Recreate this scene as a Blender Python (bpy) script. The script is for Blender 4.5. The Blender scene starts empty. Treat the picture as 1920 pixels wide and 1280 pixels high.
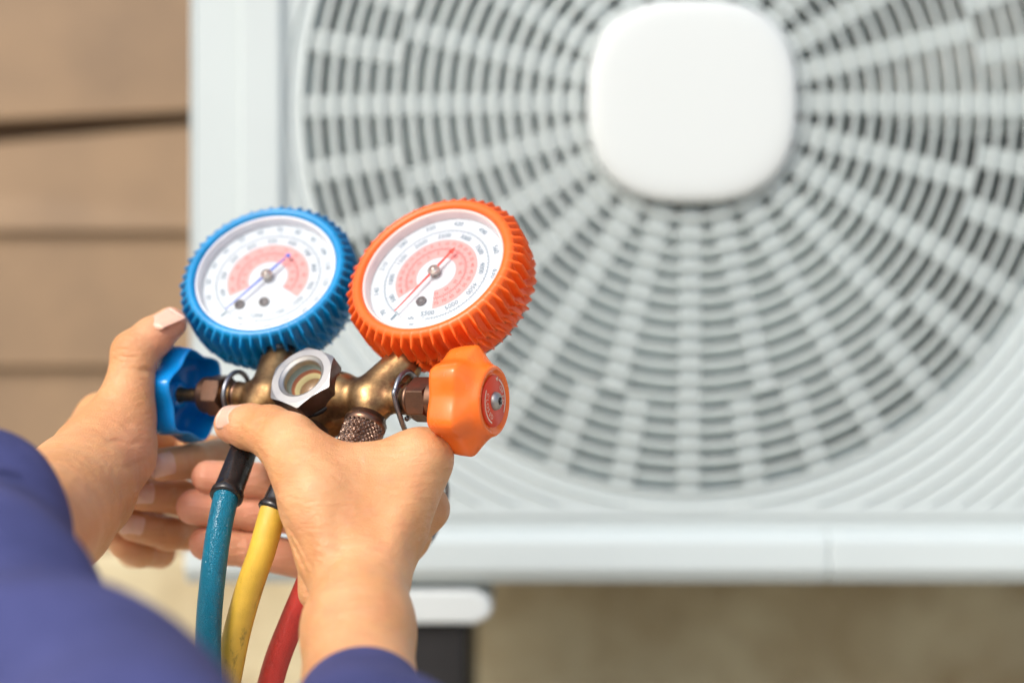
import bpy, bmesh, math, random
import numpy as np
from mathutils import Vector, Matrix

random.seed(7); rng = np.random.default_rng(7)
PI = math.pi
scene = bpy.context.scene

# ------------------------------------------------------------------ camera
CAMZ = 0.62
FX = 50.0 / 36.0 * 1920.0
cam_d = bpy.data.cameras.new("camera"); cam = bpy.data.objects.new("camera", cam_d)
scene.collection.objects.link(cam); scene.camera = cam
cam.location = (0, 0, CAMZ); cam.rotation_euler = (PI / 2, 0, 0)
cam_d.lens = 50; cam_d.sensor_width = 36; cam_d.clip_start = 0.02; cam_d.clip_end = 500
cam_d.dof.use_dof = True; cam_d.dof.focus_distance = 0.640; cam_d.dof.aperture_fstop = 3.1
cam_d.dof.aperture_blades = 0

# ------------------------------------------------------------------ light
SUN_EL, SUN_AZ = math.radians(44), math.radians(216)     # azimuth clockwise from +Y: behind the camera, to the left
world = bpy.data.worlds.new("World"); scene.world = world; world.use_nodes = True
wn = world.node_tree.nodes; wl = world.node_tree.links; wn.clear()
wo = wn.new('ShaderNodeOutputWorld'); wb = wn.new('ShaderNodeBackground'); ws = wn.new('ShaderNodeTexSky')
ws.sky_type = 'NISHITA'; ws.sun_disc = False; ws.sun_elevation = SUN_EL; ws.sun_rotation = SUN_AZ
ws.air_density = 1.0; ws.dust_density = 4.0; ws.ozone_density = 0.6
wb.inputs[1].default_value = 0.15
wl.new(ws.outputs[0], wb.inputs[0]); wl.new(wb.outputs[0], wo.inputs[0])
sun_d = bpy.data.lights.new("sun", 'SUN'); sun = bpy.data.objects.new("sun", sun_d); scene.collection.objects.link(sun)
sun_d.energy = 1.2; sun_d.angle = math.radians(20); sun_d.color = (1.0, 0.965, 0.91)
sv = Vector((math.sin(SUN_AZ) * math.cos(SUN_EL), math.cos(SUN_AZ) * math.cos(SUN_EL), math.sin(SUN_EL)))
sun.rotation_euler = sv.to_track_quat('Z', 'Y').to_euler(); sun.location = (-1, -2, 4)
scene.view_settings.view_transform = 'Standard'; scene.view_settings.look = 'None'
scene.view_settings.gamma = 1; scene.view_settings.use_curve_mapping = False
scene.view_settings.exposure = 0.5
scene.render.engine = 'CYCLES'
scene.cycles.max_bounces = 12; scene.cycles.transparent_max_bounces = 8
scene.cycles.use_denoising = True

def P(px, py, d):
    "the place seen at a photograph pixel, d metres ahead of the camera"
    return Vector(((px - 960) / FX * d, d, CAMZ - (py - 640) / FX * d))

# ------------------------------------------------------------------ helpers
def link(o, parent=None):
    scene.collection.objects.link(o)
    if parent is not None: o.parent = parent
    return o
def tag(o, label=None, cat=None, group=None, kind=None):
    if label: o['label'] = label
    if cat: o['category'] = cat
    if group: o['group'] = group
    if kind: o['kind'] = kind
    return o
def empty(name, loc=(0, 0, 0), mat=None):
    o = bpy.data.objects.new(name, None); scene.collection.objects.link(o)
    if mat is not None: o.matrix_world = mat
    else: o.location = loc
    o.empty_display_size = 0.02
    return o

class MB:
    def __init__(s): s.v = []; s.f = []; s.mi = []; s.sm = []
    def add(s, vs, fs, mi=0, smooth=True):
        b = len(s.v); s.v.extend([tuple(v) for v in vs]); s.f.extend([[b + i for i in f] for f in fs])
        s.mi.extend([mi] * len(fs)); s.sm.extend([smooth] * len(fs))
    def box(s, x0, x1, y0, y1, z0, z1, mi=0):
        vs = [(x, y, z) for x in (x0, x1) for y in (y0, y1) for z in (z0, z1)]
        s.add(vs, [[0, 1, 3, 2], [4, 6, 7, 5], [0, 4, 5, 1], [2, 3, 7, 6], [0, 2, 6, 4], [1, 5, 7, 3]], mi, False)
    def grid(s, rows, closed=True, mi=0, smooth=True, cap0=False, cap1=False):
        n = len(rows[0]); vs = [p for r in rows for p in r]; fs = []
        for i in range(len(rows) - 1):
            for j in range(n if closed else n - 1):
                k = (j + 1) % n
                fs.append([i * n + j, i * n + k, (i + 1) * n + k, (i + 1) * n + j])
        if cap0: fs.append(list(range(n))[::-1])
        if cap1: fs.append([(len(rows) - 1) * n + j for j in range(n)])
        s.add(vs, fs, mi, smooth)
    def lathe(s, prof, c=(0, 0, 0), ax=(0, 0, 1), seg=48, mi=0, rfun=None, smooth=True, cap0=False, cap1=False, roll=0.0):
        ax = Vector(ax).normalized(); c = Vector(c)
        t = Vector((0, 0, 1)) if abs(ax.z) < 0.9 else Vector((1, 0, 0))
        e1 = t.cross(ax).normalized(); e2 = ax.cross(e1)
        rows = []
        for k, (r, h) in enumerate(prof):
            row = []
            for j in range(seg):
                a = 2 * PI * j / seg + roll; rr = r if rfun is None else rfun(r, h, a, k)
                row.append(c + ax * h + e1 * (rr * math.cos(a)) + e2 * (rr * math.sin(a)))
            rows.append(row)
        s.grid(rows, True, mi, smooth, cap0, cap1)
    def tube(s, pts, rad, seg=16, mi=0, smooth=True, caps=True):
        pts = [Vector(p) for p in pts]; n = len(pts)
        if not hasattr(rad, '__len__'): rad = [rad] * n
        t = (pts[1] - pts[0]).normalized(); up = Vector((0, 0, 1)) if abs(t.z) < 0.9 else Vector((0, 1, 0))
        e1 = up.cross(t).normalized(); rows = []
        for i in range(n):
            t = (pts[min(i + 1, n - 1)] - pts[max(i - 1, 0)]).normalized()
            e1 = (e1 - t * e1.dot(t)).normalized(); e2 = t.cross(e1)
            rows.append([pts[i] + (e1 * math.cos(2 * PI * j / seg) + e2 * math.sin(2 * PI * j / seg)) * rad[i] for j in range(seg)])
        s.grid(rows, True, mi, smooth, caps, caps)
    def prism(s, poly, c, ax, x, h, mi=0, smooth=False):
        "poly in the plane spanned by x and ax cross x, extruded h along ax"
        ax = Vector(ax).normalized(); x = Vector(x).normalized(); y = ax.cross(x); c = Vector(c)
        b = [c + x * p[0] + y * p[1] for p in poly]; t = [q + ax * h for q in b]; n = len(poly)
        s.add(b + t, [[i, (i + 1) % n, n + (i + 1) % n, n + i] for i in range(n)] + [list(range(n))[::-1], list(range(n, 2 * n))], mi, smooth)
    def build(s, name, mats, parent=None, bevel=0.0, bseg=2, fixn=True):
        me = bpy.data.meshes.new(name); me.from_pydata(s.v, [], s.f)
        for m in (mats if isinstance(mats, (list, tuple)) else [mats]): me.materials.append(m)
        me.polygons.foreach_set('material_index', s.mi); me.polygons.foreach_set('use_smooth', s.sm)
        if fixn:
            bm = bmesh.new(); bm.from_mesh(me); bmesh.ops.recalc_face_normals(bm, faces=bm.faces); bm.to_mesh(me); bm.free()
        me.update()
        o = bpy.data.objects.new(name, me); link(o, parent)
        if bevel > 0:
            md = o.modifiers.new('bevel', 'BEVEL'); md.width = bevel; md.segments = bseg; md.limit_method = 'ANGLE'; md.angle_limit = math.radians(35)
            md.harden_normals = False
        return o

def catmull(pts, n=10):
    pts = [Vector(p) for p in pts]; q = [pts[0] * 2 - pts[1]] + pts + [pts[-1] * 2 - pts[-2]]; out = []
    for i in range(1, len(q) - 2):
        for k in range(n):
            t = k / n; a, b, c, d = q[i - 1:i + 3]
            out.append(0.5 * ((2 * b) + (c - a) * t + (2 * a - 5 * b + 4 * c - d) * t * t + (3 * b - a - 3 * c + d) * t ** 3))
    out.append(pts[-1]); return out

# ------------------------------------------------------------------ materials
def mat(name, col, rough=0.5, metal=0.0, noise=0.0, nscale=20, bump=0.0, bscale=200, spec=0.5, coat=0.0, sss=0.0, sssr=(0.01, 0.004, 0.002), col2=None, rvar=0.0, dist=0.001, detail=4):
    m = bpy.data.materials.new(name); m.use_nodes = True; nt = m.node_tree; n = nt.nodes; l = nt.links
    b = n['Principled BSDF']; b.inputs['Roughness'].default_value = rough; b.inputs['Metallic'].default_value = metal
    b.inputs['Specular IOR Level'].default_value = spec; b.inputs['Coat Weight'].default_value = coat
    b.inputs['Base Color'].default_value = (*col, 1)
    tc = n.new('ShaderNodeTexCoord')
    if noise > 0 or col2:
        nz = n.new('ShaderNodeTexNoise'); nz.inputs['Scale'].default_value = nscale; nz.inputs['Detail'].default_value = detail; nz.inputs['Roughness'].default_value = 0.6
        l.new(tc.outputs['Object'], nz.inputs['Vector'])
        mx = n.new('ShaderNodeMix'); mx.data_type = 'RGBA'
        c2 = col2 if col2 else tuple(c * (1 - noise) for c in col)
        mx.inputs[6].default_value = (*col, 1); mx.inputs[7].default_value = (*c2, 1)
        rp = n.new('ShaderNodeMapRange'); rp.inputs[1].default_value = 0.35; rp.inputs[2].default_value = 0.65
        l.new(nz.outputs[0], rp.inputs[0]); l.new(rp.outputs[0], mx.inputs[0]); l.new(mx.outputs[2], b.inputs['Base Color'])
        if rvar > 0:
            rr = n.new('ShaderNodeMapRange'); rr.inputs[1].default_value = 0.3; rr.inputs[2].default_value = 0.7
            rr.inputs[3].default_value = max(0.02, rough - rvar); rr.inputs[4].default_value = rough + rvar
            l.new(nz.outputs[0], rr.inputs[0]); l.new(rr.outputs[0], b.inputs['Roughness'])
    if bump > 0:
        n2 = n.new('ShaderNodeTexNoise'); n2.inputs['Scale'].default_value = bscale; n2.inputs['Detail'].default_value = 4
        l.new(tc.outputs['Object'], n2.inputs['Vector'])
        bp = n.new('ShaderNodeBump'); bp.inputs['Strength'].default_value = bump; bp.inputs['Distance'].default_value = dist
        l.new(n2.outputs[0], bp.inputs['Height']); l.new(bp.outputs[0], b.inputs['Normal'])
    if sss > 0:
        b.inputs['Subsurface Weight'].default_value = sss; b.inputs['Subsurface Radius'].default_value = (1.0, 0.35, 0.2); b.inputs['Subsurface Scale'].default_value = sssr[0]
    return m

M = {}
M['white'] = mat('white_enamel', (0.50, 0.575, 0.59), 0.42, noise=0.04, nscale=6, bump=0.05, bscale=300)
M['grille'] = mat('grille_plastic', (0.60, 0.67, 0.68), 0.45, noise=0.05, nscale=8)
M['vane'] = mat('vane_plastic', (0.80, 0.86, 0.87), 0.45, noise=0.05, nscale=8)
M['badge'] = mat('badge_plastic', (0.585, 0.64, 0.65), 0.35)
M['blade'] = mat('fan_plastic', (0.86, 0.90, 0.90), 0.5, noise=0.08, nscale=9)
M['coil'] = mat('coil_fins', (0.10, 0.106, 0.115), 0.5, metal=0.0, noise=0.3, nscale=30)
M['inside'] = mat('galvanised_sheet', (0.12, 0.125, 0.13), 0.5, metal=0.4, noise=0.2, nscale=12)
M['siding'] = mat('painted_siding', (0.29, 0.192, 0.106), 0.6, col2=(0.205, 0.136, 0.078), nscale=4, bump=0.3, bscale=60)
M['sheath'] = mat('dark_sheathing', (0.13, 0.085, 0.055), 0.9)
M['plinth'] = mat('rough_render', (0.66, 0.61, 0.42), 0.9, col2=(0.40, 0.32, 0.19), nscale=6.5, bump=0.8, bscale=50, dist=0.004)
M['ground'] = mat('dusty_concrete', (0.50, 0.46, 0.38), 0.9, col2=(0.40, 0.36, 0.29), nscale=5, bump=0.5, bscale=40, dist=0.003)
M['blackrub'] = mat('black_rubber', (0.012, 0.012, 0.014), 0.55, noise=0.3, nscale=40)
M['steelblk'] = mat('black_coupling', (0.018, 0.018, 0.02), 0.28, spec=0.6, noise=0.5, nscale=90, rvar=0.1)
M['chrome'] = mat('brushed_steel', (0.44, 0.44, 0.43), 0.42, metal=0.9, noise=0.06, nscale=120, bump=0.04, bscale=900, rvar=0.08)
M['nutside'] = mat('tarnished_steel', (0.30, 0.235, 0.21), 0.36, metal=1.0, noise=0.35, nscale=120, rvar=0.08)
M['nutbrown'] = mat('brown_brass_nut', (0.23, 0.13, 0.085), 0.34, metal=0.9, col2=(0.14, 0.085, 0.06), nscale=140, bump=0.05, bscale=700, rvar=0.08)
M['wire'] = mat('grey_steel_wire', (0.30, 0.32, 0.36), 0.33, metal=0.9, noise=0.4, nscale=150, rvar=0.1)
M['brass'] = mat('aged_brass', (0.42, 0.27, 0.12), 0.36, metal=0.9, col2=(0.13, 0.07, 0.035), nscale=85, bump=0.12, bscale=600, rvar=0.09, dist=0.0006, detail=6)
M['knurl'] = mat('knurled_brass', (0.34, 0.25, 0.20), 0.30, metal=1.0, col2=(0.16, 0.10, 0.075), nscale=200)
M['blueboot'] = mat('blue_rubber', (0.0, 0.27, 0.62), 0.33, noise=0.25, nscale=60, spec=0.5, bump=0.06, bscale=900)
M['orangeboot'] = mat('orange_rubber', (0.98, 0.145, 0.018), 0.33, noise=0.12, nscale=60, spec=0.45, bump=0.06, bscale=900)
M['blueknob'] = mat('blue_plastic', (0.0, 0.26, 0.72), 0.22, spec=0.5, noise=0.10, nscale=60, rvar=0.06)
M['orangeknob'] = mat('orange_plastic', (0.98, 0.185, 0.022), 0.22, spec=0.55, noise=0.08, nscale=90, bump=0.03, bscale=500, rvar=0.08, sss=0.15, sssr=(0.004,))
M['disc'] = mat('red_label', (0.78, 0.05, 0.01), 0.35)
M['print'] = mat('pale_print', (0.85, 0.70, 0.55), 0.5)
M['dial'] = mat('dial_face', (0.58, 0.635, 0.67), 0.45)
M['pink'] = mat('dial_pink', (0.80, 0.33, 0.31), 0.5)
M['ink'] = mat('dial_ink', (0.17, 0.25, 0.31), 0.5)
M['inkred'] = mat('dial_ink_red', (0.50, 0.10, 0.10), 0.5)
M['dblue'] = mat('needle_blue', (0.02, 0.10, 0.55), 0.4)
M['dred'] = mat('needle_red', (0.80, 0.06, 0.03), 0.4)
M['hub'] = mat('pivot_metal', (0.55, 0.50, 0.44), 0.3, metal=0.8)
M['hole'] = mat('hole_dark', (0.16, 0.15, 0.15), 0.5, metal=0.4)
M['bezel'] = mat('clear_bezel', (0.74, 0.76, 0.80), 0.16, spec=0.7, coat=0.5)
M['bezelr'] = mat('clear_bezel_pink', (0.80, 0.62, 0.60), 0.16, spec=0.7, coat=0.5)
M['case'] = mat('gauge_case', (0.03, 0.03, 0.032), 0.4, metal=0.5)
M['amber'] = mat('amber_glass_seat', (0.30, 0.17, 0.06), 0.25, col2=(0.30, 0.19, 0.09), nscale=120)
M['pale_seat'] = mat('pale_seal', (0.62, 0.55, 0.27), 0.3)
M['teal_seat'] = mat('teal_glass_edge', (0.20, 0.26, 0.23), 0.2)
M['rust_seat'] = mat('rust_seal', (0.36, 0.11, 0.03), 0.35)
M['cloth'] = mat('blue_violet_cotton', (0.056, 0.066, 0.205), 0.9, col2=(0.036, 0.045, 0.15), nscale=30, bump=0.5, bscale=1400, dist=0.0006)

def clear_mat(name, tint, refl=0.10, rough=0.02):
    m = bpy.data.materials.new(name); m.use_nodes = True; n = m.node_tree.nodes; l = m.node_tree.links; n.clear()
    o = n.new('ShaderNodeOutputMaterial'); t = n.new('ShaderNodeBsdfTransparent'); g = n.new('ShaderNodeBsdfGlossy'); x = n.new('ShaderNodeMixShader'); fr = n.new('ShaderNodeFresnel')
    t.inputs[0].default_value = (*tint, 1); g.inputs['Roughness'].default_value = rough; fr.inputs[0].default_value = 1.45
    l.new(fr.outputs[0], x.inputs[0]); l.new(t.outputs[0], x.inputs[1]); l.new(g.outputs[0], x.inputs[2]); l.new(x.outputs[0], o.inputs[0])
    return m
def translucent(m, amt, col):
    nt = m.node_tree; n = nt.nodes; l = nt.links; o = n['Material Output']; b = n['Principled BSDF']
    t = n.new('ShaderNodeBsdfTranslucent'); t.inputs[0].default_value = (*col, 1); x = n.new('ShaderNodeMixShader'); x.inputs[0].default_value = amt
    l.new(b.outputs[0], x.inputs[1]); l.new(t.outputs[0], x.inputs[2]); l.new(x.outputs[0], o.inputs[0])
translucent(M['grille'], 0.4, (0.80, 0.86, 0.86)); translucent(M['vane'], 0.5, (0.80, 0.86, 0.86)); translucent(M['blade'], 0.15, (0.85, 0.88, 0.88))
M['lens'] = clear_mat('clear_lens', (0.97, 0.985, 1.0), rough=0.06)

def hose_mat(name, col, dark, cracks=0.6):
    m = mat(name, col, 0.30, noise=0.16, nscale=70, spec=0.5); n = m.node_tree.nodes; l = m.node_tree.links; b = n['Principled BSDF']
    tc = n.new('ShaderNodeTexCoord')
    v = n.new('ShaderNodeTexVoronoi'); v.feature = 'DISTANCE_TO_EDGE'; v.inputs['Scale'].default_value = 1000
    nz = n.new('ShaderNodeTexNoise'); nz.inputs['Scale'].default_value = 300; nz.inputs['Detail'].default_value = 4
    l.new(tc.outputs['Object'], v.inputs['Vector']); l.new(tc.outputs['Object'], nz.inputs['Vector'])
    r = n.new('ShaderNodeMapRange'); r.inputs[2].default_value = 0.12; l.new(v.outputs['Distance'], r.inputs[0])
    ad = n.new('ShaderNodeMath'); ad.operation = 'ADD'; l.new(r.outputs[0], ad.inputs[0]); l.new(nz.outputs[0], ad.inputs[1])
    bp = n.new('ShaderNodeBump'); bp.inputs['Strength'].default_value = cracks * 0.8; bp.inputs['Distance'].default_value = 0.0005
    l.new(ad.outputs[0], bp.inputs['Height']); l.new(bp.outputs[0], b.inputs['Normal'])
    # scuffs and grime
    g = n.new('ShaderNodeTexNoise'); g.inputs['Scale'].default_value = 55; g.inputs['Detail'].default_value = 8; g.inputs['Roughness'].default_value = 0.75
    mp = n.new('ShaderNodeMapping'); mp.inputs['Scale'].default_value = (2.2, 2.2, 0.6); l.new(tc.outputs['Object'], mp.inputs[0]); l.new(mp.outputs[0], g.inputs['Vector'])
    gr = n.new('ShaderNodeMapRange'); gr.inputs[1].default_value = 0.55; gr.inputs[2].default_value = 0.66; gr.inputs[4].default_value = 0.75; l.new(g.outputs[0], gr.inputs[0])
    mx = n.new('ShaderNodeMix'); mx.data_type = 'RGBA'; old = b.inputs['Base Color'].links[0].from_socket
    l.new(gr.outputs[0], mx.inputs[0]); l.new(old, mx.inputs[6]); mx.inputs[7].default_value = (*dark, 1); l.new(mx.outputs[2], b.inputs['Base Color'])
    return m
M['hblue'] = hose_mat('teal_blue_hose', (0.0, 0.20, 0.33), (0.0, 0.07, 0.13), 0.9)
M['hyellow'] = hose_mat('yellow_hose', (0.82, 0.53, 0.07), (0.10, 0.06, 0.015), 0.25)
M['hred'] = hose_mat('red_hose', (0.62, 0.045, 0.035), (0.35, 0.02, 0.02), 0.5)

def skin_mat():
    m = bpy.data.materials.new('skin'); m.use_nodes = True; n = m.node_tree.nodes; l = m.node_tree.links; b = n['Principled BSDF']
    tc = n.new('ShaderNodeTexCoord')
    at = n.new('ShaderNodeAttribute'); at.attribute_name = 'pinkness'
    n1 = n.new('ShaderNodeTexNoise'); n1.inputs['Scale'].default_value = 38; n1.inputs['Detail'].default_value = 4
    l.new(tc.outputs['Object'], n1.inputs['Vector'])
    mx = n.new('ShaderNodeMix'); mx.data_type = 'RGBA'; mx.inputs[6].default_value = (0.75, 0.415, 0.205, 1); mx.inputs[7].default_value = (0.65, 0.315, 0.13, 1)
    mr = n.new('ShaderNodeMapRange'); mr.inputs[1].default_value = 0.35; mr.inputs[2].default_value = 0.7; l.new(n1.outputs[0], mr.inputs[0]); l.new(mr.outputs[0], mx.inputs[0])
    m2 = n.new('ShaderNodeMix'); m2.data_type = 'RGBA'; m2.inputs[7].default_value = (0.78, 0.34, 0.25, 1)
    l.new(at.outputs['Fac'], m2.inputs[0]); l.new(mx.outputs[2], m2.inputs[6]); 
    n5 = n.new('ShaderNodeTexNoise'); n5.inputs['Scale'].default_value = 110; n5.inputs['Detail'].default_value = 5; l.new(tc.outputs['Object'], n5.inputs['Vector'])
    r5 = n.new('ShaderNodeMapRange'); r5.inputs[1].default_value = 0.45; r5.inputs[2].default_value = 0.72; r5.inputs[4].default_value = 0.32; l.new(n5.outputs[0], r5.inputs[0])
    m5 = n.new('ShaderNodeMix'); m5.data_type = 'RGBA'; m5.inputs[7].default_value = (0.66, 0.27, 0.15, 1); l.new(r5.outputs[0], m5.inputs[0]); l.new(m2.outputs[2], m5.inputs[6]); m2 = m5
    a2 = n.new('ShaderNodeAttribute'); a2.attribute_name = 'brownness'  # brown skin tone, with some shade at the hand edges painted in
    m3 = n.new('ShaderNodeMix'); m3.data_type = 'RGBA'; m3.inputs[7].default_value = (0.52, 0.21, 0.07, 1)
    l.new(a2.outputs['Fac'], m3.inputs[0]); l.new(m2.outputs[2], m3.inputs[6]); l.new(m3.outputs[2], b.inputs['Base Color'])
    b.inputs['Roughness'].default_value = 0.38; b.inputs['Specular IOR Level'].default_value = 0.48
    b.inputs['Subsurface Weight'].default_value = 0.35; b.inputs['Subsurface Radius'].default_value = (1.0, 0.32, 0.16); b.inputs['Subsurface Scale'].default_value = 0.0035
    v = n.new('ShaderNodeTexVoronoi'); v.feature = 'DISTANCE_TO_EDGE'; v.inputs['Scale'].default_value = 900; l.new(tc.outputs['Object'], v.inputs['Vector'])
    vr = n.new('ShaderNodeMapRange'); vr.inputs[2].default_value = 0.15; l.new(v.outputs['Distance'], vr.inputs[0])
    n2 = n.new('ShaderNodeTexNoise'); n2.inputs['Scale'].default_value = 190; n2.inputs['Detail'].default_value = 8
    mp = n.new('ShaderNodeMapping'); mp.inputs['Scale'].default_value = (0.55, 1, 1.9); mp.inputs['Rotation'].default_value = (0, 0.35, 0); l.new(tc.outputs['Object'], mp.inputs[0]); l.new(mp.outputs[0], n2.inputs['Vector'])
    ad = n.new('ShaderNodeMath'); ad.operation = 'MULTIPLY_ADD'; ad.inputs[1].default_value = 0.10; l.new(vr.outputs[0], ad.inputs[0]); l.new(n2.outputs[0], ad.inputs[2])
    bp = n.new('ShaderNodeBump'); bp.inputs['Strength'].default_value = 0.75; bp.inputs['Distance'].default_value = 0.0014
    l.new(ad.outputs[0], bp.inputs['Height']); l.new(bp.outputs[0], b.inputs['Normal'])
    return m
M['skin'] = skin_mat()
M['nail'] = mat('fingernail_plate', (0.80, 0.46, 0.35), 0.42, sss=0.3, sssr=(0.002,), coat=0.15)
M['nailtip'] = mat('fingernail_edge', (0.80, 0.52, 0.41), 0.35)

# ------------------------------------------------------------------ distance-field modelling (one continuous surface)
def surface_nets(F, org, h):
    ins = F < 0
    nx, ny, nz = F.shape
    c = ins[:-1, :-1, :-1].astype(np.int8)
    for dx, dy, dz in [(1,0,0),(0,1,0),(0,0,1),(1,1,0),(1,0,1),(0,1,1),(1,1,1)]:
        c = c + ins[dx:nx-1+dx, dy:ny-1+dy, dz:nz-1+dz]
    act = (c > 0) & (c < 8)
    I = np.argwhere(act); idx = -np.ones(act.shape, np.int64); idx[act] = np.arange(len(I))
    corners = np.array([(i, j, k) for i in (0, 1) for j in (0, 1) for k in (0, 1)])
    vals = np.stack([F[I[:, 0]+o[0], I[:, 1]+o[1], I[:, 2]+o[2]] for o in corners], 1)
    acc = np.zeros((len(I), 3)); cnt = np.zeros(len(I))
    for a in range(8):
        for b in range(a + 1, 8):
            if np.abs(corners[a] - corners[b]).sum() != 1: continue
            va, vb = vals[:, a], vals[:, b]; mk = (va < 0) != (vb < 0)
            t = np.where(mk, va / np.where(mk, va - vb, 1), 0)
            p = corners[a] + t[:, None] * (corners[b] - corners[a]); acc[mk] += p[mk]; cnt[mk] += 1
    V = org + h * (I + acc / cnt[:, None])
    faces = []
    for ax in range(3):
        A = [slice(1, -1)] * 3; B = [slice(1, -1)] * 3; A[ax] = slice(0, -1); B[ax] = slice(1, None)
        s0 = ins[tuple(A)]; s1 = ins[tuple(B)]; E = np.argwhere(s0 != s1); flip = s0[tuple(E.T)]
        base = E + np.array([0 if i == ax else 1 for i in range(3)])
        u, w = [(1, 2), (2, 0), (0, 1)][ax]
        du = np.zeros(3, int); du[u] = 1; dw = np.zeros(3, int); dw[w] = 1
        q = [idx[tuple((base - a_ * du - b_ * dw).T)] for a_, b_ in ((1, 1), (0, 1), (0, 0), (1, 0))]
        Q = np.stack(q, 1); Q[~flip] = Q[~flip][:, ::-1]; faces.append(Q)
    return V, np.concatenate(faces)
def smin(a, b, k):
    hh = np.clip(0.5 + 0.5 * (b - a) / k, 0, 1)
    return b * (1 - hh) + a * hh - k * hh * (1 - hh)
class Field:
    def __init__(s, lo, hi, h):
        s.h = h; s.lo = np.array(lo, float); n = np.ceil((np.array(hi) - s.lo) / h).astype(int) + 1
        s.n = n; s.F = np.full(n, 1.0, np.float32)
    def sub(s, lo, hi):
        a = np.clip(np.floor((np.array(lo) - s.lo) / s.h).astype(int), 0, s.n - 1); b = np.clip(np.ceil((np.array(hi) - s.lo) / s.h).astype(int) + 1, 1, s.n)
        sl = tuple(slice(a[i], b[i]) for i in range(3))
        g = np.meshgrid(*[(s.lo[i] + s.h * np.arange(a[i], b[i])).astype(np.float32) for i in range(3)], indexing='ij')
        return sl, np.stack(g, -1)
    @staticmethod
    def cone(X, a, b, r1, r2, fl=None, fs=1.0):
        a = np.array(a, np.float32); b = np.array(b, np.float32); ba = b - a; L = max(float(ba @ ba), 1e-12)
        t = np.clip(((X - a) @ ba) / L, 0, 1); w = X - a - t[..., None] * ba
        if fl is not None:
            f = np.array(fl, np.float32); f /= np.linalg.norm(f); w = w + ((w @ f) * (1 / fs - 1))[..., None] * f
        d = np.sqrt((w * w).sum(-1)) - (r1 + (r2 - r1) * t)
        return d * (min(1, fs) if fl is not None else 1)
    def prim(s, F, a, b, r1, r2, k, fl=None, fs=1.0):
        r = max(r1, r2) * max(1, fs) + k + 3 * s.h
        lo = np.minimum(a, b) - r; hi = np.maximum(a, b) + r; sl, X = s.sub(lo, hi)
        F[sl] = smin(F[sl], s.cone(X, a, b, r1, r2, fl, fs), k)
    def sample(s, p):
        g = (np.asarray(p, float) - s.lo) / s.h; i = np.clip(np.floor(g).astype(int), 0, s.n - 2); f = g - i; v = 0
        for dx in (0, 1):
            for dy in (0, 1):
                for dz in (0, 1):
                    w = (f[0] if dx else 1 - f[0]) * (f[1] if dy else 1 - f[1]) * (f[2] if dz else 1 - f[2])
                    v += w * s.F[i[0]+dx, i[1]+dy, i[2]+dz]
        return v
def mesh_from(V, Q, name, material, parent):
    me = bpy.data.meshes.new(name); nv, nf = len(V), len(Q)
    me.vertices.add(nv); me.vertices.foreach_set('co', V.astype(np.float32).ravel())
    me.loops.add(nf * 4); me.loops.foreach_set('vertex_index', Q.astype(np.int32).ravel())
    me.polygons.add(nf); me.polygons.foreach_set('loop_start', np.arange(0, nf * 4, 4, dtype=np.int32)); me.polygons.foreach_set('loop_total', np.full(nf, 4, np.int32))
    me.polygons.foreach_set('use_smooth', np.ones(nf, bool)); me.materials.append(material); me.update(calc_edges=True); me.validate()
    o = bpy.data.objects.new(name, me); return link(o, parent)

# ================================================================== SETTING
b = MB(); b.add([(-40, -40, 0), (40, -40, 0), (40, 40, 0), (-40, 40, 0)], [[0, 1, 2, 3]], smooth=False)
g = b.build('ground', M['ground']); tag(g, kind='structure')

WALL = 1.47
wall = empty('house_wall', (0, WALL, 0)); tag(wall, 'brown clapboard house wall on a stained rendered base, behind the white air conditioner', 'wall')
b = MB(); b.box(-3.0, 3.0, 0.02, 0.26, -0.02, 3.0); b.build('wall_core', M['sheath'], wall)
b = MB(); b.box(-3.0, 3.0, -0.03, 0.02, -0.02, 0.405); b.build('plinth', M['plinth'], wall, bevel=0.006)
zb = [0.405, 0.46, 0.594, 0.733, 0.862, 1.002, 1.14]
while zb[-1] < 2.8: zb.append(zb[-1] + 0.137)
for i in range(len(zb) - 1):
    z0, z1 = zb[i], zb[i + 1]
    tilt = 0.0
    lo = 0.012
    for xa, xb in ((-3.0, -0.802), (-0.80, -0.19), (-0.189, 3.0)):
        b = MB(); vs = []
        sl4 = -0.045 if (i == 4 and xa > -1) else 0      # one board has worked loose and sags to the left, opening a gap
        sl3 = -0.095 if (i == 3 and xa > -1) else 0
        for x in (xa, xb):
            xx = min(x, -0.18) + 0.18
            zz = z0 - sl4 * xx; zt = z1 + (lo if sl3 == 0 else -0.004) - sl3 * xx
            vs += [(x, -0.015, zz), (x, 0.019, zz), (x, 0.019, zt), (x, -0.003, zt)]
        b.add(vs, [[0, 1, 2, 3], [4, 7, 6, 5], [0, 4, 5, 1], [1, 5, 6, 2], [2, 6, 7, 3], [3, 7, 4, 0]], smooth=False)
        b.build('plank', M['siding'], wall, bevel=0.0015)

# ---------------------------------------------------------------- air conditioner
FACE = 1.0
HX, HZ = (1290 - 960) / FX * FACE, CAMZ - (200 - 640) / FX * FACE
L_, R_, Bt, Tp = -0.2268, 0.66, CAMZ - (1090 - 640) / FX, HZ + 0.345
ac = empty('air_conditioner', ((L_ + R_) / 2, FACE + 0.16, Bt)); tag(ac, 'large white outdoor air conditioner unit with a round ribbed fan grille', 'air conditioner')
ac_inv = Matrix.Translation(-ac.location)
def acbuild(b, name, m, bevel=0.0, **k):
    o = b.build(name, m, ac, bevel=bevel, **k); o.matrix_parent_inverse = ac_inv; return o
OP = 0.272                                # opening radius
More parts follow.
